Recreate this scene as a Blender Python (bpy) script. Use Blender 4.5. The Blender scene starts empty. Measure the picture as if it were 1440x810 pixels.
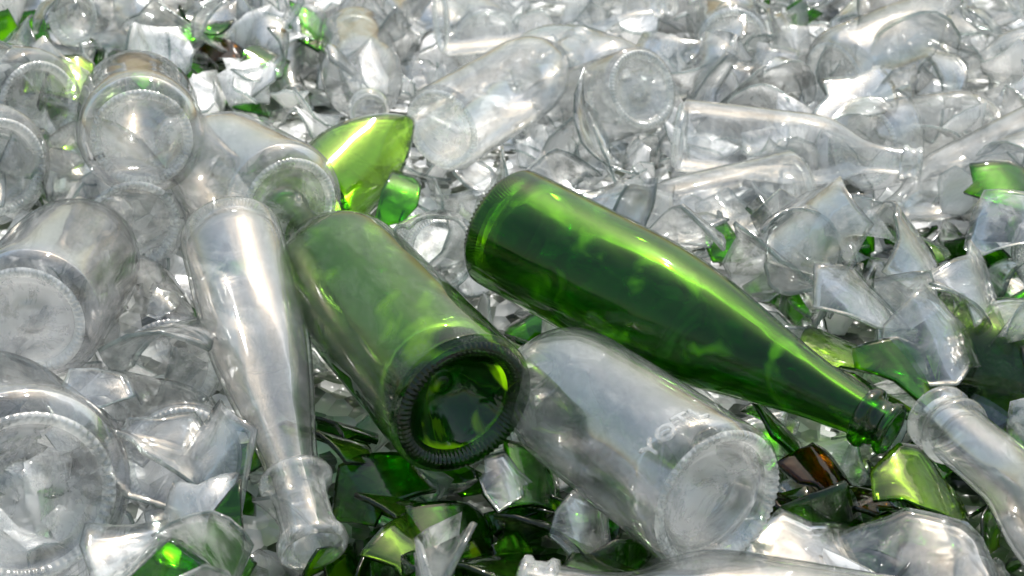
import bpy, math, random, bmesh
from mathutils import Vector, Matrix, noise, Quaternion
random.seed(11)
scene=bpy.context.scene
coll=scene.collection
# ---------------- camera
P=math.radians(27.5); D=0.95
CAM=Vector((0,-D*math.cos(P),D*math.sin(P)))
cd=bpy.data.cameras.new("camera"); cam=bpy.data.objects.new("camera",cd); coll.objects.link(cam)
cd.lens=50; cd.sensor_width=36; cd.clip_start=0.02; cd.clip_end=100
cam.location=CAM; cam.rotation_euler=Vector((0,math.cos(P),-math.sin(P))).to_track_quat('-Z','Y').to_euler()
cd.dof.use_dof=True; cd.dof.focus_distance=0.86; cd.dof.aperture_fstop=13
scene.camera=cam
# ---------------- light
az=math.radians(22); el=math.radians(60)
S=Vector((math.sin(az)*math.cos(el),math.cos(az)*math.cos(el),math.sin(el)))
ld=bpy.data.lights.new("sun",'SUN'); ld.energy=5; ld.angle=math.radians(0.5); ld.color=(1,.98,.95)
sun=bpy.data.objects.new("sun",ld); coll.objects.link(sun); sun.rotation_euler=(-S).to_track_quat('-Z','Y').to_euler(); sun.location=(0.5,1.5,3)
w=bpy.data.worlds.new("World"); scene.world=w; w.use_nodes=True
nt=w.node_tree; sky=nt.nodes.new('ShaderNodeTexSky'); sky.sky_type='NISHITA'; sky.sun_disc=False
sky.sun_elevation=el; sky.sun_rotation=az; sky.dust_density=4.2; sky.air_density=2.4; sky.ozone_density=1.4
bg=nt.nodes['Background']; bg.inputs[1].default_value=0.15; nt.links.new(sky.outputs[0],bg.inputs[0])
scene.view_settings.view_transform='Standard'; scene.view_settings.look='None'; scene.view_settings.exposure=0

# ---------------- materials
def glass(name,center,edge,dust_glint_col,dlo,dhi,refr=0.07,ior=1.15,bump=0.35,rough=0.06,trans=0.5,caustic_paint=0,caustic_w=.03,caustic_col=(.95,.95,.95),fior=1.55,bscale=42,grain=0,p0=.55,n3r=(.46,.58),n3s=30,fmax=.6,stretch=.4,caustic_th=.56):
    m=bpy.data.materials.new(name); m.use_nodes=True; t=m.node_tree; N=t.nodes; Lk=t.links; N.clear()
    def n(k,**kw):
        q=N.new(k)
        for a,b in kw.items(): setattr(q,a,b)
        return q
    def val(sock,v): sock.default_value=v
    out=n('ShaderNodeOutputMaterial'); tc=n('ShaderNodeTexCoord'); oi=n('ShaderNodeObjectInfo')
    add=n('ShaderNodeVectorMath',operation='MULTIPLY_ADD'); Lk.new(tc.outputs['Object'],add.inputs[0]); add.inputs[1].default_value=(1,1,stretch); Lk.new(oi.outputs['Location'],add.inputs[2])
    n1=n('ShaderNodeTexNoise'); n1.inputs['Scale'].default_value=bscale; n1.inputs['Detail'].default_value=1.5; n1.inputs['Distortion'].default_value=.6
    n3=n('ShaderNodeTexNoise'); n3.inputs['Scale'].default_value=n3s; n3.inputs['Detail'].default_value=5; n3.inputs['Roughness'].default_value=.75; n3.inputs['Distortion'].default_value=.5
    for q in (n1,n3): Lk.new(add.outputs[0],q.inputs['Vector'])
    b1=n('ShaderNodeBump'); b1.inputs['Strength'].default_value=bump; b1.inputs['Distance'].default_value=0.006
    Lk.new(n1.outputs[0],b1.inputs['Height'])
    lw=n('ShaderNodeLayerWeight'); lw.inputs[0].default_value=.5; Lk.new(b1.outputs[0],lw.inputs['Normal'])
    cr=n('ShaderNodeValToRGB'); Lk.new(lw.outputs['Facing'],cr.inputs[0])
    cr.color_ramp.elements[0].color=(*center,1); cr.color_ramp.elements[0].position=p0
    cr.color_ramp.elements[1].color=(*edge,1); cr.color_ramp.elements[1].position=.96
    tr=n('ShaderNodeBsdfTransparent'); Lk.new(cr.outputs[0],tr.inputs[0])
    rf=n('ShaderNodeBsdfRefraction'); rf.inputs['IOR'].default_value=ior; rf.inputs['Roughness'].default_value=0.0
    Lk.new(cr.outputs[0],rf.inputs[0]); Lk.new(b1.outputs[0],rf.inputs['Normal'])
    m1=n('ShaderNodeMixShader'); m1.inputs[0].default_value=refr; Lk.new(tr.outputs[0],m1.inputs[1]); Lk.new(rf.outputs[0],m1.inputs[2])
    df=n('ShaderNodeBsdfDiffuse'); tl=n('ShaderNodeBsdfTranslucent')
    df.inputs[0].default_value=(*dust_glint_col,1); tl.inputs[0].default_value=(*dust_glint_col,1)
    md=n('ShaderNodeMixShader'); md.inputs[0].default_value=trans; Lk.new(df.outputs[0],md.inputs[1]); Lk.new(tl.outputs[0],md.inputs[2])
    mr=n('ShaderNodeMapRange'); mr.inputs['From Min'].default_value=n3r[0]; mr.inputs['From Max'].default_value=n3r[1]
    mr.inputs['To Min'].default_value=dlo; mr.inputs['To Max'].default_value=dhi; Lk.new(n3.outputs[0],mr.inputs[0])  # patchy dust whose sharp contrast also imitates bright refracted streaks
    fac=mr.outputs[0]
    if grain:
        n2=n('ShaderNodeTexNoise'); n2.inputs['Scale'].default_value=1300; n2.inputs['Detail'].default_value=0; Lk.new(tc.outputs['Object'],n2.inputs['Vector'])
        gr=n('ShaderNodeMapRange'); gr.inputs['From Min'].default_value=.4; gr.inputs['From Max'].default_value=.68; gr.inputs['To Min'].default_value=1-grain; gr.inputs['To Max'].default_value=1+1.5*grain
        Lk.new(n2.outputs[0],gr.inputs[0])
        mu=n('ShaderNodeMath',operation='MULTIPLY'); Lk.new(mr.outputs[0],mu.inputs[0]); Lk.new(gr.outputs[0],mu.inputs[1]); fac=mu.outputs[0]
    if caustic_paint:  # noise patches painted into the glass colour to imitate caustic light
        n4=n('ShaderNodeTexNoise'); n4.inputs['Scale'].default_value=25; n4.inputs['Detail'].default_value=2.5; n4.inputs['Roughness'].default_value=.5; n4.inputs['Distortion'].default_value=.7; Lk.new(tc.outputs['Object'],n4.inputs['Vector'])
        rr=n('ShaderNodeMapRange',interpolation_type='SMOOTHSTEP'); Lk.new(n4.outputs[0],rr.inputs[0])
        val(rr.inputs['From Min'],caustic_th); val(rr.inputs['From Max'],caustic_th+caustic_w); val(rr.inputs['To Min'],0); val(rr.inputs['To Max'],1)
        mc=n('ShaderNodeMix',data_type='RGBA'); Lk.new(rr.outputs[0],mc.inputs['Factor']); mc.inputs['A'].default_value=(*dust_glint_col,1); mc.inputs['B'].default_value=(*caustic_col,1)
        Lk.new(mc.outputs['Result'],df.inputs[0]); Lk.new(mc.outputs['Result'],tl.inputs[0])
        ad=n('ShaderNodeMath',operation='MULTIPLY_ADD'); Lk.new(rr.outputs[0],ad.inputs[0]); ad.inputs[1].default_value=caustic_paint; Lk.new(fac,ad.inputs[2]); fac=ad.outputs[0]
    m2=n('ShaderNodeMixShader'); Lk.new(fac,m2.inputs[0]); Lk.new(m1.outputs[0],m2.inputs[1]); Lk.new(md.outputs[0],m2.inputs[2])
    fr=n('ShaderNodeFresnel'); fr.inputs[0].default_value=fior; Lk.new(b1.outputs[0],fr.inputs['Normal'])
    gl=n('ShaderNodeBsdfGlossy'); gl.inputs['Roughness'].default_value=rough; gl.inputs['Color'].default_value=(1,1,1,1); Lk.new(b1.outputs[0],gl.inputs['Normal'])
    frm=n('ShaderNodeMath',operation='MINIMUM'); Lk.new(fr.outputs[0],frm.inputs[0]); frm.inputs[1].default_value=fmax
    m3=n('ShaderNodeMixShader'); Lk.new(frm.outputs[0],m3.inputs[0]); Lk.new(m2.outputs[0],m3.inputs[1]); Lk.new(gl.outputs[0],m3.inputs[2])
    Lk.new(m3.outputs[0],out.inputs['Surface'])
    return m
CLEAR=glass("clear_glass",(.995,1,.998),(.24,.29,.28),(.98,.98,.97),.012,.15,bump=.32,rough=.07,fior=1.65,p0=.64)
CLEARD=glass("dusty_clear_glass",(.99,.995,.99),(.32,.37,.36),(.98,.98,.97),.04,.26,rough=.09,fior=1.6,bump=.3)
CHERO=glass("fine_clear_glass",(1,1,1),(.26,.32,.31),(.98,.98,.97),.008,.085,refr=.10,ior=1.45,bump=.18,grain=.7,rough=.045,fior=1.5,p0=.74,fmax=.55)
CSHARD=glass("clear_shard_glass",(.995,1,.998),(.38,.44,.43),(.98,.98,.97),.01,.28,bump=.18,rough=.10,n3r=(.49,.57),fior=1.7,bscale=34)
FROST=glass("frosted_glass",(.98,.985,.98),(.65,.70,.69),(.99,.99,.985),.30,.98,refr=0,bump=.2,bscale=36,rough=.18,n3r=(.42,.53),fior=1.65,trans=.35)
CEDGE=glass("clear_glass_edge",(.60,.70,.68),(.15,.22,.21),(.95,.96,.95),.05,.25,refr=.2,rough=.12)
CRING=glass("clear_knurled_glass",(.85,.90,.88),(.22,.28,.27),(.98,.98,.97),.25,.65,refr=0,rough=.09,fior=1.9,bump=.2)
CBASE=glass("clear_base_glass",(.98,.99,.985),(.36,.42,.41),(.98,.98,.97),.08,.36,bump=.18,bscale=60,fior=1.75,rough=.07)
GREEN=glass("green_glass",(.42,.81,.10),(.04,.20,.02),(.4,.6,.25),.0,.025,refr=.25,ior=1.4,bump=.10,p0=.35,rough=.04,grain=.6,fior=1.45)
GREENI=glass("green_glass_inner",(.07,.35,.012),(.012,.11,.008),(.08,.25,.02),.0,.02,refr=.3,ior=1.4,trans=.45,caustic_paint=.85,caustic_w=.17,caustic_th=.53,caustic_col=(1,1,.005),bump=.35,p0=.3,rough=.06,fior=1.45)  # lime patches painted on the inner wall as focused sunlight
GREEND=glass("dusty_green_glass",(.58,.86,.28),(.06,.24,.04),(.80,.86,.74),.01,.06,refr=.2,ior=1.4,trans=.35,bump=.12,p0=.35,grain=.6,rough=.05,fior=1.45)
GREENDI=glass("dusty_green_glass_inner",(.08,.36,.02),(.02,.12,.01),(.15,.36,.05),.0,.02,refr=.3,ior=1.4,trans=.45,caustic_paint=.8,caustic_w=.17,caustic_th=.54,caustic_col=(1,1,.01),bump=.35,p0=.3,rough=.07,fior=1.45)
GLIP=glass("green_lip_glass",(.16,.50,.03),(.02,.13,.01),(.15,.4,.05),.0,.03,refr=.2,ior=1.3,bump=.1,p0=.3,rough=.06)
GBASE=glass("green_base_glass",(.22,.60,.03),(.012,.09,.004),(.3,.55,.05),.0,.04,refr=.2,ior=1.3,trans=.5,caustic_paint=.95,caustic_w=.12,caustic_th=.50,caustic_col=(.62,1,.01),bump=.4,p0=.2,rough=.07,bscale=60)  # caustic glow painted into the punt as yellow-green patches
GSH=glass("green_shard_glass",(.24,.60,.05),(.02,.10,.005),(.3,.55,.12),.0,.06,refr=.2,trans=.85,caustic_paint=.35,caustic_w=.10,caustic_col=(.6,.98,.01),bump=.2,p0=.35,rough=.07)
GEDGE=glass("green_glass_edge",(.03,.12,.01),(.004,.02,.003),(.08,.18,.04),.02,.10,rough=.14)
LIME=glass("yellow_green_glass",(.58,.82,.20),(.12,.26,.02),(.50,.72,.14),.02,.14,trans=.85,rough=.07,bump=.2)
BROWN=glass("brown_glass",(.30,.16,.03),(.04,.02,.005),(.24,.13,.03),.0,.05,fior=1.4,bump=.15)
BLACK=bpy.data.materials.new("black_ink"); BLACK.use_nodes=True; BLACK.node_tree.nodes['Principled BSDF'].inputs['Base Color'].default_value=(.01,.01,.012,1)

# ---------------- geometry helpers
def mk(name,vs,fs,mats,mi=None,smooth=True):
    me=bpy.data.meshes.new(name); me.from_pydata(vs,[],fs)
    for m in mats: me.materials.append(m)
    if mi: me.polygons.foreach_set('material_index',mi)
    me.polygons.foreach_set('use_smooth',[smooth]*len(fs))
    me.update(); return me
def cr(pts,n):
    out=[]
    for i in range(len(pts)-1):
        p0=pts[max(i-1,0)];p1=pts[i];p2=pts[i+1];p3=pts[min(i+2,len(pts)-1)]
        for k in range(n):
            t=k/n
            out.append(tuple(.5*((2*p1[c])+(-p0[c]+p2[c])*t+(2*p0[c]-5*p1[c]+4*p2[c]-p3[c])*t*t+(-p0[c]+3*p1[c]-3*p2[c]+p3[c])*t**3) for c in (0,1)))
    out.append(pts[-1]); return out
def lathe_data(prof,seg,dz=None,edge_rows=0,off=0):
    vs=[];fs=[];rows=[];mi=[]
    for j,(r,z) in enumerate(prof):
        if r<1e-6: rows.append([off+len(vs)]*seg); vs.append((0,0,z)); continue
        row=[]
        for i in range(seg):
            a=2*math.pi*i/seg
            rr,zz=r,z
            if dz: rr,zz=dz(j,i,r,z)
            row.append(off+len(vs)); vs.append((rr*math.cos(a),rr*math.sin(a),zz))
        rows.append(row)
    for j in range(len(rows)-1):
        for i in range(seg):
            k=(i+1)%seg; q=[rows[j][i],rows[j][k],rows[j+1][k],rows[j+1][i]]
            q2=[]
            for v in q:
                if v not in q2: q2.append(v)
            if len(q2)>2: fs.append(q2); mi.append(1 if j<edge_rows else 0)
    return vs,fs,mi
KIND={
 'champagne':dict(body=[(.040,.0),(.0427,.0025),(.0435,.009),(.0435,.05),(.0435,.095),(.0430,.118),(.0410,.142),(.0365,.170),(.0300,.198),(.0235,.225),(.0183,.250),(.0155,.270),(.0143,.280)],
   lip=[(.0143,.280),(.0150,.2805),(.0182,.2815),(.0190,.284),(.0190,.2865),(.0178,.2885),(.0146,.2895),(.0144,.296),(.0162,.2972),(.0166,.300),(.0150,.302),(.0115,.302),(.0105,.296)],punt=.026),
 'wine':dict(body=[(.043,.0),(.0457,.0025),(.0465,.009),(.0465,.06),(.0465,.13),(.0465,.165),(.045,.185),(.038,.203),(.028,.218),(.019,.233),(.0158,.25),(.015,.285)],
   lip=[(.015,.285),(.0175,.286),(.0178,.292),(.0155,.294),(.0155,.299),(.013,.300),(.0120,.295)],punt=.03),
 'jar':dict(body=[(.0405,.0),(.0427,.0022),(.0432,.008),(.0432,.05),(.0432,.10),(.0432,.130),(.0420,.148),(.038,.164),(.029,.176),(.0215,.180),(.0180,.183)],
   lip=[(.0180,.183),(.0200,.1835),(.0205,.187),(.0185,.189),(.0185,.193),(.0165,.194),(.0145,.190)],punt=.007),
 'slender':dict(body=[(.0295,.0),(.0325,.003),(.034,.010),(.034,.04),(.0335,.08),(.0315,.11),(.0270,.14),(.0210,.17),(.0168,.195),(.0155,.207)],
   lip=[(.0155,.207),(.0168,.2075),(.0208,.209),(.0220,.2125),(.0208,.216),(.0168,.2178),(.0156,.228),(.0158,.242),(.0172,.249),(.0200,.253),(.0205,.258),(.0192,.261),(.0170,.2605),(.0130,.252)],punt=.007),
 'spirit':dict(body=[(.034,.0),(.0367,.0025),(.0375,.008),(.0375,.05),(.0375,.11),(.0372,.13),(.0345,.15),(.0275,.167),(.019,.182),(.0145,.20),(.0135,.222)],
   lip=[(.0135,.222),(.0168,.2232),(.0174,.227),(.0150,.2295),(.0145,.236),(.0168,.238),(.0168,.241),(.0140,.243),(.0110,.238)],punt=.008),
 'straight':dict(body=[(.029,.0),(.0315,.0025),(.0325,.008),(.0325,.05),(.0325,.11),(.0315,.135),(.0285,.155),(.0235,.172),(.0195,.186),(.0182,.20),(.0180,.238)],
   lip=[(.0180,.238),(.0205,.239),(.0215,.242),(.0200,.2455),(.0182,.2465),(.0182,.254),(.0205,.2555),(.0205,.260),(.0180,.262),(.0150,.257)],punt=.008),
 'squat':dict(body=[(.036,.0),(.0415,.003),(.045,.010),(.046,.02),(.046,.04),(.046,.085),(.0445,.11),(.039,.132),(.029,.150),(.020,.165),(.0155,.18),(.0145,.205)],
   lip=[(.0145,.205),(.0172,.206),(.0175,.210),(.0152,.212),(.0152,.219),(.0135,.22),(.0120,.216)],punt=.009),
}
def scaledkind(src,new,s):
    k=KIND[src]; KIND[new]=dict(body=[(a*s,b*s) for a,b in k['body']],lip=[(a*s,b*s) for a,b in k['lip']],punt=k['punt']*s)
scaledkind('squat','jug',1.32); scaledkind('spirit','small',.8); scaledkind('wine','halfwine',.82)
for k in KIND.values(): k['L']=max(b for a,b in k['lip']); k['R']=max(a for a,b in k['body'])
def rprof(kind,t):
    k=KIND[kind]; z=t*k['L']; b=k['body']
    if z<=b[0][1]: return b[0][0]
    for a,c in zip(b,b[1:]):
        if a[1]<=z<=c[1]: return a[0]+(c[0]-a[0])*(z-a[1])/(c[1]-a[1]+1e-9)
    return b[-1][0]*1.3
MATS={'clear':CLEAR,'dusty':CLEARD,'hero':CHERO,'shard':CSHARD,'green':GREEN,'dgreen':GREEND,'gsh':GSH,'lime':LIME,'brown':BROWN}
ISC={'clear','dusty','hero','shard'}
MESH={}
def baseprof(k):
    r0,z0=k['body'][0]; pz=k['punt']
    if pz>.015:
        p=[(r0,z0),(r0-.0016,-.0016),(r0-.0040,-.0026),(r0-.0068,-.0020),(r0-.0090,.0006)]
        p+=cr([(r0-.0110,.005),(r0*.62,pz*.45),(r0*.44,pz*.78),(r0*.28,pz*.95),(r0*.18,pz),(r0*.13,pz-.003),(0,pz-.0035)],3)
    else:
        p=[(r0,z0),(r0-.0010,-.0012),(r0-.0026,-.0018),(r0-.0044,-.0012),(r0-.0060,.0006)]
        p+=[(r0-.0070,.0022),(r0*.76,.0040),(r0*.72,.0034),(r0*.68,.0045),(r0*.5,.0056),(r0*.3,.0062),(r0*.27,.0050),(r0*.12,.0062),(0,.0062)]
    return p
def bottle_meshes(kind,matn):
    key=(kind,matn)
    if key in MESH: return MESH[key]
    k=KIND[kind]; mat=MATS[matn]; bpf=baseprof(k)
    v,f,mi=lathe_data(cr(k['body'],4),64)
    inner=mat
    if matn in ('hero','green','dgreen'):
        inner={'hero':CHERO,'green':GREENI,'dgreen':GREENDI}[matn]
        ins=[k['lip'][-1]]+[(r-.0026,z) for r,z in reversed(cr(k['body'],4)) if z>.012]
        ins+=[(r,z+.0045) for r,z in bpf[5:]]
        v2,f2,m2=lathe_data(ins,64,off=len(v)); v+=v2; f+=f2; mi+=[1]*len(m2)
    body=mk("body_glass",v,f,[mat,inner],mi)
    isg=matn in ('green','dgreen')
    v,f,mi=lathe_data(k['lip'],64); lip=mk("lip_glass",v,f,[GLIP if isg else CBASE],mi)
    amp=.0011 if isg else .0010
    def kn(j,i,r,z):
        if 1<=j<=4: return r,z-(amp if (i//2)%2 else 0)
        return r,z
    v,f,mi=lathe_data(bpf,300 if isg else 256,kn,edge_rows=5)
    base=mk("base_glass",v,f,[CBASE,CRING] if matn in ISC else [GBASE if matn!='lime' else LIME,GEDGE],mi)
    base.flip_normals()
    MESH[key]=(body,lip,base); return MESH[key]

CAPS=[]
def frame(A,B,roll=0):
    q=(B-A).normalized().to_track_quat('Z','Y')@Quaternion((0,0,1),roll)
    return Matrix.Translation(A)@q.to_matrix().to_4x4()
def add_bottle(kind,mat,A,B,name="glass_bottle",label=None,roll=0,prot=False,group=None):
    bm,lm,sm=bottle_meshes(kind,mat)
    o=bpy.data.objects.new(name,bm); coll.objects.link(o); o.matrix_world=frame(A,B,roll)
    for pn,me in (("base",sm),("lip",lm)):
        c=bpy.data.objects.new(pn,me); coll.objects.link(c); c.parent=o
    o["label"]=label or "clear glass bottle lying in the pile of broken glass"
    o["category"]="jar" if 'jar' in name else "bottle"
    if group: o["group"]=group
    L=KIND[kind]['L']; CAPS.append((A,A+(B-A).normalized()*L,kind,prot))
    return o
G="clear glass bottles in the pile"
# kind, glass, base centre (m), mouth direction point (m), label, keep uncovered
HERO=[
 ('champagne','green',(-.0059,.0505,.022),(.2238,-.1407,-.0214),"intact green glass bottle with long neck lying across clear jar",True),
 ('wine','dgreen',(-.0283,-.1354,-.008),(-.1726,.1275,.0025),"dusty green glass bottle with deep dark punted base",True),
 ('jar','hero',(.1083,-.2309,-.006),(.0112,-.0620,-.024),"dusty clear glass jar with embossed lettering and ribbed base",True),
 ('slender','hero',(-.1914,.0288,.030),(-.1111,-.2021,-.0615),"clear glass bottle with flared mouth resting neck down on shards",True),
 ('squat','hero',(-.2671,.1183,.060),(-.3250,.3288,.0328),"clear round glass bottle showing its ribbed base",True),
 ('squat','hero',(-.1568,.0749,.025),(-.2814,.2555,.0091),"clear round glass bottle lying on its side beside another",True),
 ('squat','hero',(-.3029,-.0644,.010),(-.3056,.1518,-.0144),"clear glass bottle with ribbed base and short neck",True),
 ('jug','hero',(-.2632,-.2088,-.020),(-.4091,.0278,-.1038),"large clear glass jug with rounded shoulder",True),
 ('squat','clear',(-.3754,.2253,.045),(-.5478,.3601,.022),None,False),
 ('squat','clear',(-.3761,.1251,.035),(-.5359,.2728,.0023),None,False),
 ('spirit','clear',(-.0572,.2531,.015),(.0675,.4616,.0221),"clear glass bottle with round base on green shards",True),
 ('spirit','clear',(.1114,.3145,.028),(-.0107,.4921,-.08),"clear glass bottle with round stippled base",True),
 ('spirit','clear',(-.0700,.5181,.028),(.1292,.5700,.030),"clear glass bottle with collared neck lying level",True),
 ('small','clear',(.1375,.2532,.010),(.320,.205,.005),None,True),
 ('small','clear',(.2303,.2167,-.020),(.070,.150,-.030),None,False),
 ('spirit','clear',(.2974,.2761,-.010),(.480,.420,-.040),None,False),
 ('straight','hero',(.3320,-.3800,-.0050),(.2510,-.1340,-.0160),"clear glass bottle with ringed mouth beside green shards",True),
 ('wine','dgreen',(.288,.012,-.062),(.560,-.130,-.050),"green glass bottle half buried in clear shards",False),
 ('spirit','hero',(.240,-.305,-.055),(.006,-.253,-.045),"clear glass bottle lying level among dark shards",True),
 ('squat','clear',(-.2767,.0952,.0),(-.3798,.2895,.0022),"clear glass bottle with small black printed mark",False),
 ('spirit','dusty',(-.2216,-.0562,-.030),(-.3203,.1634,-.0629),None,False),
 ('spirit','clear',(-.1563,.5308,.0),(-.1201,.2909,.0145),None,False),
]
for kind,mat,a,b,lab,pr in HERO:
    o=add_bottle(kind,mat,Vector(a),Vector(b),name="glass_jar" if kind=='jar' else ("glass_jug" if kind=='jug' else "glass_bottle"),label=lab,prot=pr,group=None if lab else G)
    if kind=='jar': JAR=o
    if lab and 'printed' in lab: MARK=o

# ---------------- pile height
def gh(x,y):
    z=-.085+.018*noise.noise(Vector((x*5,y*5,3)))+.008*noise.noise(Vector((x*17,y*17,1)))
    z+=.045*max(0,min(1,(-x-.12)/.2))*max(0,min(1,(y+.15)/.2))
    z+=.03*max(0,min(1,(y-.1)/.3))
    return z
def surf(x,y):
    best=gh(x,y); pr=False; near=9
    for A,B,k,p in CAPS:
        ab=Vector((B.x-A.x,B.y-A.y)); ap=Vector((x-A.x,y-A.y)); t=max(0,min(1,ap.dot(ab)/(ab.dot(ab)+1e-9)))
        d=(ap-ab*t).length; r=rprof(k,t)
        if p: near=min(near,d-r)
        if d<r:
            z=A.z+(B.z-A.z)*t+math.sqrt(r*r-d*d)
            if z>best: best=z; pr=p
            if p: pr=True
    return best,pr,near
def occl(p,m=.008):
    d=(p-CAM).normalized()
    for s in range(1,14):
        q=p+d*(.02*s)
        for A,B,k,pp in CAPS:
            if not pp: continue
            ab=B-A; t=max(0,min(1,(q-A).dot(ab)/ab.dot(ab)))
            if (q-(A+ab*t)).length<rprof(k,t)+m: return True
    return False
def greenish(x,y):
    g=noise.noise(Vector((x*3+9,y*3,4)))
    c=math.exp(-((x-.02)**2/.02+(y+.2)**2/.010))+.6*math.exp(-((x-.27)**2/.006+(y+.13)**2/.006))+.4*math.exp(-((x+.1)**2/.006+(y-.1)**2/.015))+.4*math.exp(-((x+.40)**2/.02+(y-.42)**2/.03))+.25*math.exp(-((x-.33)**2/.008+(y-.10)**2/.008))
    return .006+.9*c+max(0,g-.36)*.8
# ground sheet
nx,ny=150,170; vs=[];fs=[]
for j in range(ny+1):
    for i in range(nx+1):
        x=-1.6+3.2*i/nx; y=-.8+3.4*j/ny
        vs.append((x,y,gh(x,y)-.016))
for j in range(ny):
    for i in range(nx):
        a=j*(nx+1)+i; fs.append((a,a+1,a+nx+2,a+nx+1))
gm=bpy.data.materials.new("crushed_glass"); gm.use_nodes=True; t=gm.node_tree; N=t.nodes; Lk=t.links
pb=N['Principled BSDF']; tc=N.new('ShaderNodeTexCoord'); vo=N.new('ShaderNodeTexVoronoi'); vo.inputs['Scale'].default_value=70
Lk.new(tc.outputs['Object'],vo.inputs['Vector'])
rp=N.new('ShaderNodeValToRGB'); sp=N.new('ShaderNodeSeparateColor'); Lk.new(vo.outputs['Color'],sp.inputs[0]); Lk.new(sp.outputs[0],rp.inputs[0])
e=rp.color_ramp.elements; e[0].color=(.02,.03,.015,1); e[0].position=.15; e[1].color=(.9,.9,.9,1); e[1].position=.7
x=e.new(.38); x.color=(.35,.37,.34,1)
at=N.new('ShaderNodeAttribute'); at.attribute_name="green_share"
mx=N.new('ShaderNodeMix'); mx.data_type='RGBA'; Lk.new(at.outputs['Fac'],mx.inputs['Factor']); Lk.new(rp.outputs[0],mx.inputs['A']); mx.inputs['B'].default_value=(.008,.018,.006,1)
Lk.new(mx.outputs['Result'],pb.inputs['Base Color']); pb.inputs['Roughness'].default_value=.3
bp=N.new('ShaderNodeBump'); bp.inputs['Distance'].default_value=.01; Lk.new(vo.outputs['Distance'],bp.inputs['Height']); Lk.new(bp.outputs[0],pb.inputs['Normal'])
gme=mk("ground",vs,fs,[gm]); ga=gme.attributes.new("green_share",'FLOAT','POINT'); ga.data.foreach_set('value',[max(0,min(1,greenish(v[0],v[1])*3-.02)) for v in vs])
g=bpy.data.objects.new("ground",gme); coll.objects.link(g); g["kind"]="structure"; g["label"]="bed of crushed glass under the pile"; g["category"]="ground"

# ---------------- broken bottles
def broken_mesh(kind,mat,edge,cut,seed,jag=.5,keep_top=False):
    rnd=random.Random(seed); k=KIND[kind]; prof=cr(k['body'],4)
    if keep_top: prof=prof[::-1]
    seg=64; th=.0028
    nk=rnd.randint(7,12); ks=[(rnd.random()*2*math.pi,rnd.uniform(-1,1)) for _ in range(nk)]; ks.sort()
    tot=len(prof)-1
    def cutf(a):
        pts=ks+[(ks[0][0]+2*math.pi,ks[0][1])]
        if a<ks[0][0]: a+=2*math.pi
        for p,q in zip(pts,pts[1:]):
            if p[0]<=a<=q[0]: return cut+jag*cut*(p[1]+(q[1]-p[1])*(a-p[0])/(q[0]-p[0]+1e-6))
        return cut
    rowsn=26; vs=[];fs=[];mi=[]
    def samp(s):
        s=max(0,min(.999,s))*tot; i=int(s); f=s-i; a=prof[i]; b=prof[i+1]; return a[0]+(b[0]-a[0])*f,a[1]+(b[1]-a[1])*f
    for side in (0,1):
        for j in range(rowsn+1):
            for i in range(seg):
                a=2*math.pi*i/seg; r,z=samp(cutf(a)*j/rowsn); r-=th*side
                vs.append((r*math.cos(a),r*math.sin(a),z))
    o=(rowsn+1)*seg
    for j in range(rowsn):
        for i in range(seg):
            k2=(i+1)%seg; a=j*seg+i; b=j*seg+k2; q=(a,b,b+seg,a+seg)
            if keep_top: q=q[::-1]
            fs.append(q); mi.append(0); fs.append(tuple(v+o for v in q[::-1])); mi.append(0)
    for i in range(seg):
        k2=(i+1)%seg; a=rowsn*seg+i; b=rowsn*seg+k2; fs.append((a,b,b+o,a+o)); mi.append(1)
    return mk("broken_glass",vs,fs,[mat,edge],mi)
BR={}
def add_broken(kind,mat,A,B,seed,cut=.5,top=False,label=None,group=None,prot=False):
    edge=CEDGE if mat in ISC else GEDGE
    key=(kind,mat,seed,cut,top)
    if key not in BR: BR[key]=broken_mesh(kind,MATS[mat],edge,cut,seed,keep_top=top,jag=.3 if mat=='lime' else .5)
    o=bpy.data.objects.new("broken_bottle",BR[key]); coll.objects.link(o); o.matrix_world=frame(A,B,seed)
    part=bottle_meshes(kind,mat)[1 if top else 2]
    c=bpy.data.objects.new("lip" if top else "base",part); coll.objects.link(c); c.parent=o
    o["label"]=label or ("broken neck end of a clear glass bottle" if top else "broken clear glass bottle bottom with jagged rim"); o["category"]="broken bottle"
    if group: o["group"]=group
    CAPS.append((A,A+(B-A).normalized()*KIND[kind]['L']*.6,kind,prot))
GB="broken bottles in the pile"
HB=[
 ('small','clear',(.2328,.1166,-.010),(.170,-.030,.030),8,.5,"clear broken bottle ring with open jagged rim"),
 ('small','clear',(-.0536,.1214,-.030),(-.0636,-.0481,.040),9,.45,"clear broken bottle ring with open jagged rim"),
 ('spirit','clear',(-.1992,-.1312,-.050),(-.2909,.0845,-.1139),10,.5,"clear broken bottle bottom with jagged rim"),
 ('spirit','clear',(-.1474,.5905,.0),(-.1021,.8256,-.0414),16,.5,None),
 ('spirit','clear',(.2202,.5308,.0),(.2306,.7722,-.026),17,.5,None),
 ('squat','clear',(.30,.42,.0),(.42,.50,.02),18,.6,None),
 ('squat','clear',(.40,.08,-.03),(.48,.16,.01),19,.5,None),
 ('squat','clear',(.10,.42,-.01),(.02,.55,-.02),21,.5,None),
 ('halfwine','lime',(-.158,.195,-.025),(-.100,.300,.000),31,.32,"broken yellow-green bottle bottom with jagged dark rim"),
]
for kind,mat,a,b,sd,cut,lab in HB:
    add_broken(kind,mat,Vector(a),Vector(b),sd,cut,False,lab,None if lab else GB,prot=(mat=='lime'))

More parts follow.
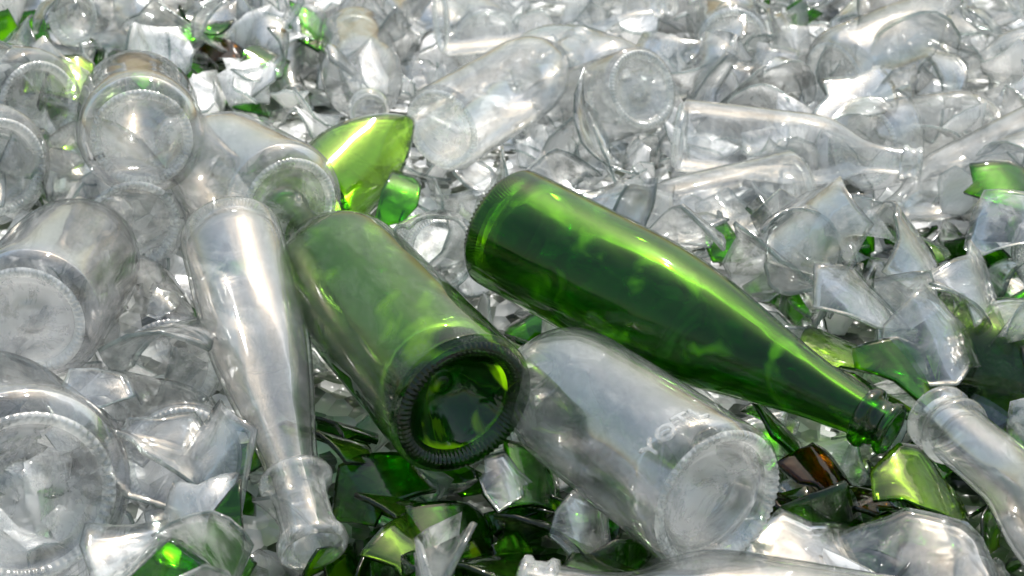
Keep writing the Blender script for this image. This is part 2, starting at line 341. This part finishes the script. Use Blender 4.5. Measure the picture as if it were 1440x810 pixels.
# ---------------- fill bottles
def segdist(p1,q1,p2,q2):
    best=9
    for i in range(7):
        a=p1+(q1-p1)*(i/6)
        for j in range(7):
            b=p2+(q2-p2)*(j/6); best=min(best,(a-b).length)
    return best
rf=random.Random(5); nb=0; tries=0
while nb<108 and tries<2800:
    tries+=1
    x=rf.uniform(-1.1,1.1); y=rf.uniform(-.35,1.7)
    if abs(x)<.36 and y<.10: continue
    kind=rf.choice(['spirit','squat','small','squat','straight','small']); L=KIND[kind]['L']
    a=rf.uniform(-.3,math.pi+.3) if rf.random()<.75 else rf.uniform(0,6.28); pt=rf.uniform(-.4,.2)
    brk=rf.random()<.6; top=brk and rf.random()<.35
    if top: a+=math.pi
    d=Vector((math.cos(a)*math.cos(pt),math.sin(a)*math.cos(pt),math.sin(pt)))
    C=Vector((x,y,gh(x,y)+rf.uniform(.025,.06)))
    A=C-d*L/2; B=C+d*L/2
    if any(segdist(A,B,c[0],c[1])<(KIND[kind]['R']+KIND[c[2]]['R'])*.82 for c in CAPS): continue
    if any(occl(A+(B-A)*s,KIND[kind]['R']*.7) for s in (0,.3,.6,1)): continue
    nb+=1
    if brk: add_broken(kind,rf.choice(['clear','clear','dusty']),A,B,rf.randint(20,28),rf.choice([.4,.55]),top,None,GB)
    else: add_bottle(kind,rf.choice(['clear','clear','dusty']),A,B,group=G)
# ---------------- shards
def shard_geo(rnd,size,R,th,rings=2,npt=7,point=0,amin=.4):
    ang=[2*math.pi*(i+rnd.uniform(-.4,.4))/npt for i in range(npt)]
    asp=rnd.uniform(amin,1)
    rad=[rnd.uniform(.45,1.15) for _ in range(npt)]
    if point: rad[0]=1.9; ang[0]=0
    ol=[]; sub=3 if rings>2 else 2
    for i in range(npt):
        a=ang[i]; r=rad[i]*size; p=(r*math.cos(a),r*math.sin(a)*asp)
        a2=ang[(i+1)%npt]; r2=rad[(i+1)%npt]*size; p2=(r2*math.cos(a2),r2*math.sin(a2)*asp)
        for s in range(sub): ol.append((p[0]+(p2[0]-p[0])*s/sub,p[1]+(p2[1]-p[1])*s/sub))
    n=len(ol); vs=[];fs=[];mi=[]
    for side in (0,1):
        rr=R-th*side
        def mp(s,h):
            s=max(-2.6*R,min(2.6*R,s))
            return (rr*math.sin(s/R),h,rr*math.cos(s/R)-R)
        vs.append(mp(0,0))
        for k in range(1,rings+1):
            f=k/rings
            for p in ol: vs.append(mp(p[0]*f,p[1]*f))
    o=1+rings*n
    for i in range(n):
        j=(i+1)%n
        fs.append((0,1+i,1+j)); mi.append(0); fs.append((o,o+1+j,o+1+i)); mi.append(0)
        for k in range(rings-1):
            a=1+k*n+i; b=1+k*n+j
            fs.append((a,a+n,b+n,b)); mi.append(0); fs.append((o+a,o+b,o+b+n,o+a+n)); mi.append(0)
        a=1+(rings-1)*n+i; b=1+(rings-1)*n+j
        fs.append((a,a+o,b+o,b)); mi.append(1)
    return vs,fs,mi
rs=random.Random(77)
SL={'clear':"large thin curved piece of clear broken glass",'shard':"curved shard of clear broken glass",'gsh':"dark green curved glass shard with dark edges",'dgreen':"dusty green curved glass shard",'lime':"bright yellow-green curved glass shard",'brown':"brown curved glass shard"}
# glass, x, y, z (m), size, curvature radius, rotation, label
BIG=[
 ('gsh',-.088,.165,-.010,.036,.045,(.4,-.6,1.2),None),
 ('lime',-.367,.306,.045,.066,.055,(.4,.3,.3),None),
 ('gsh',-.330,.380,.030,.050,.050,(.3,.2,1.3),None),
 ('gsh',-.198,.530,.015,.050,.050,(.4,.3,.3),None),
 ('brown',-.277,.479,.010,.040,.040,(.2,.1,.3),"dark brown curved shard under clear glass"),
 ('gsh',-.234,.468,.010,.046,.050,(.4,.1,1.3),None),
 ('gsh',.379,.147,.01,.048,.050,(.4,.1,.2),None),
 ('gsh',-.152,-.240,-.035,.022,.080,(0,-1.25,1.25),"pointed dark green shard standing upright"),
 ('gsh',-.190,-.258,-.045,.042,.060,(.7,.0,.1),"long low dark green curved shard"),
 ('lime',.234,-.176,-.034,.040,.045,(.3,.2,.2),"bright yellow-green curved shard lying convex side up"),
 ('clear',.170,-.217,-.050,.060,.10,(.3,.2,.4),"large bluish clear curved shard"),
 ('clear',.222,-.222,-.048,.054,.10,(.35,-.2,.1),"large bluish clear curved shard"),
 ('lime',.219,-.023,-.030,.045,.048,(.1,.2,.9),None),
 ('gsh',.253,-.060,-.025,.036,.045,(.5,.2,.2),None),
 ('gsh',.226,-.078,-.030,.034,.045,(.4,.2,1.2),None),
 ('clear',.285,-.040,-.015,.048,.05,(.7,.2,.5),None),
 ('brown',.187,-.142,-.048,.034,.045,(.4,.3,.6),"brown curved shard below green bottle neck"),
 ('brown',.199,-.166,-.050,.032,.045,(.2,.1,2.6),"brown curved shard below green bottle neck"),
 ('brown',.173,-.167,-.055,.034,.045,(.2,.1,1.6),"brown curved shard below green bottle neck"),
 ('gsh',.175,-.077,-.060,.040,.045,(.8,.3,1.6),None),
 ('gsh',.160,-.178,-.060,.040,.045,(.3,.3,.6),None),
 ('gsh',.211,-.184,-.060,.040,.045,(.2,.3,2.6),None),
 ('lime',-.048,-.198,-.060,.052,.050,(.5,.4,1.0),None),
 ('lime',-.067,-.154,-.060,.052,.040,(.4,.4,2.0),None),
 ('gsh',-.033,-.178,-.060,.052,.050,(.4,.4,.4),None),
 ('gsh',-.085,-.146,-.060,.042,.045,(.4,-.4,.4),None),
 ('gsh',-.008,-.210,-.060,.044,.040,(.4,.2,2.4),None),
 ('dgreen',.025,-.178,-.060,.048,.045,(.6,.2,2.4),None),
 ('gsh',.055,-.213,-.065,.042,.045,(.3,.2,1.4),None),
 ('gsh',.017,-.139,-.060,.042,.045,(.4,.6,.4),None),
 ('shard',-.003,-.159,-.042,.024,.03,(.5,.2,.4),None),
 ('clear',.040,-.194,-.055,.036,.05,(.7,.5,.4),None),
 ('clear',-.190,-.153,-.030,.050,.05,(.6,.5,.4),None),
 ('clear',-.252,-.139,.0,.034,.05,(.5,-.5,.4),None),
 ('clear',-.216,-.146,-.020,.055,.055,(.6,.3,2.4),None),
 ('clear',-.175,-.200,-.060,.045,.055,(.4,.3,.9),None),
 ('clear',.287,.050,.010,.062,.05,(.9,.3,1.4),None),
 ('clear',.317,.015,.0,.050,.05,(.6,.5,.4),None),
 ('clear',.187,.037,.0,.048,.05,(.8,.5,2),None),
 ('clear',.239,-.010,.0,.048,.05,(.6,.2,1),None),
 ('clear',.136,.108,.0,.046,.05,(.8,.5,2),None),
 ('gsh',.300,.100,-.010,.045,.045,(.5,.3,2),None),
 ('lime',.012,-.002,-.040,.036,.045,(.5,.5,2),None),
 ('lime',-.111,-.100,-.050,.036,.045,(.5,.5,2),None),
 ('gsh',-.100,-.077,-.060,.036,.045,(.5,.5,2),None),
 ('lime',-.175,-.084,-.050,.026,.045,(.5,.5,2),None),
]
def add_shard(me,loc,rot,s,mat,label=None,group="glass shards in the pile"):
    o=bpy.data.objects.new("glass_shard",me); coll.objects.link(o)
    o.scale=(s,s,s); o.rotation_euler=rot; o.location=loc
    o["label"]=label or SL[mat]; o["category"]="glass shard"
    if group: o["group"]=group
for i,(mat,x,y,z,size,R,rot,lab) in enumerate(BIG):
    rr=random.Random(100+i); v,f,mi=shard_geo(rr,size,R,.003,7,10,point=1 if lab and 'pointed' in lab else 0,amin=.6)
    me=mk("shard",v,f,[MATS[mat],CEDGE if mat in ISC else GEDGE],mi)
    add_shard(me,(x,y,z),rot,1,mat,lab,None if lab else "glass shards in the pile")
VAR={}
for mat in ('shard','gsh','lime','brown','dgreen'):
    edge=CEDGE if mat=='shard' else GEDGE
    VAR[mat]=[]
    for i in range(18 if mat=='shard' else 8):
        v,f,mi=shard_geo(rs,rs.uniform(.044,.072),rs.choice([.045,.055,.040,.065]),rs.uniform(.0016,.0028),7,rs.randint(6,10))
        VAR[mat].append(mk("shard",v,f,[MATS[mat],edge],mi))
cnt=0; tr=0
while cnt<250 and tr<8000:
    tr+=1
    if rs.random()<.16: x=rs.uniform(-.2,.2); y=rs.uniform(-.32,-.08)
    else: x=rs.uniform(-.65,.65); y=rs.uniform(-.34,.9)
    z,pr,near=surf(x,y)
    if pr or near<.012: continue
    loc=Vector((x,y,z+rs.uniform(-.004,.016)))
    if occl(loc,.016): continue
    mat=rs.choice(['gsh','gsh','lime','dgreen']) if rs.random()<greenish(x,y) else 'shard'
    add_shard(rs.choice(VAR[mat]),loc,(rs.gauss(0,.6),rs.gauss(0,.6),rs.uniform(0,6.28)),rs.uniform(.6,1.1)*(0.6 if near<.035 else 1),mat); cnt+=1
def stuff(name,label,mats,n,pick,seed,smin,smax,z0,z1,zb=0):
    r=random.Random(seed); V=[];Fc=[];MI=[]; c=0; t=0
    while c<n and t<n*12:
        t+=1
        x=r.uniform(-1.1,1.1); y=r.uniform(-.5,1.5)
        if not (abs(x)<.7 and y<.9) and r.random()<.6: continue
        if not pick(r,x,y): continue
        g0=gh(x,y); z,pr,near=surf(x,y)
        zz=g0+(r.uniform(z0,z1+(zb if y>.15 else 0)) if near>.03 else r.uniform(0,.012))
        v,f,mi=shard_geo(r,r.uniform(smin,smax)*(1 if near>.03 else .7),r.choice([.03,.044,.06]),r.uniform(.0016,.0026),3,r.randint(5,8))
        M=Matrix.Translation((x,y,zz))@Quaternion((r.gauss(0,1),r.gauss(0,1),r.gauss(0,1),r.gauss(0,1))).normalized().to_matrix().to_4x4()
        o=len(V); V+=[tuple(M@Vector(p)) for p in v]; Fc+=[tuple(a+o for a in q) for q in f]; MI+=mi; c+=1
    ob=bpy.data.objects.new(name,mk(name,V,Fc,mats,MI)); coll.objects.link(ob); ob["kind"]="stuff"; ob["label"]=label; ob["category"]="broken glass"
stuff("frosted_cullet","bed of scratched whitish broken glass pieces",[FROST,CEDGE],1550,lambda r,x,y:r.random()>greenish(x,y)*2,1,.022,.060,-.005,.022,.025)
stuff("clear_cullet","heap of clear broken glass pieces",[CSHARD,CEDGE],750,lambda r,x,y:r.random()>greenish(x,y)*1.2,3,.034,.072,.02,.08)
stuff("green_cullet","small green broken glass pieces in the heap",[GSH,GEDGE],540,lambda r,x,y:r.random()<greenish(x,y),2,.020,.046,0,.05)

# ---------------- embossed lettering on jar
def wrap(tm,obj,R,z0,a0,mat,name):
    b=bmesh.new(); b.from_mesh(tm); bmesh.ops.subdivide_edges(b,edges=[e for e in b.edges if e.calc_length()>.004],cuts=3,use_grid_fill=False); bmesh.ops.triangulate(b,faces=b.faces)
    for v in b.verts:
        ang=a0+v.co.x/R; rr=R+v.co.z
        v.co=(rr*math.cos(ang),rr*math.sin(ang),z0+v.co.y)
    b.to_mesh(tm); b.free(); tm.materials.clear(); tm.materials.append(mat)
    tob=bpy.data.objects.new(name,tm); coll.objects.link(tob); tob.parent=obj
def text_mesh(s,size,ext,bev):
    cu=bpy.data.curves.new("lettering",'FONT'); cu.body=s; cu.size=size; cu.extrude=ext; cu.bevel_depth=bev; cu.align_x='CENTER'; cu.resolution_u=3; cu.space_character=1.15
    to=bpy.data.objects.new("tmp",cu); coll.objects.link(to); bpy.context.view_layer.update()
    dg=bpy.context.evaluated_depsgraph_get(); tm=bpy.data.meshes.new_from_object(to.evaluated_get(dg)); coll.objects.unlink(to); bpy.data.objects.remove(to); return tm
bpy.context.view_layer.update()
def angle_of(obj,vec):
    u=obj.matrix_world.inverted().to_3x3()@vec; u.z=0; u.normalize(); return u
tocam=angle_of(JAR,Vector((0,-1,.4))); up=angle_of(JAR,Vector((.2,0,1))); a0=math.atan2(tocam.y*.9+up.y,tocam.x*.9+up.x)
wrap(text_mesh("YOTL",.015,.0008,.0003),JAR,KIND['jar']['R'],.014,a0,CBASE,"embossed_lettering")
u=angle_of(MARK,Vector((.2,-1,.6))); a0=math.atan2(u.y,u.x)
wrap(text_mesh("'n:",.012,.0004,.0001),MARK,KIND['squat']['R']+.0004,.03,a0+.2,BLACK,"printed_mark")
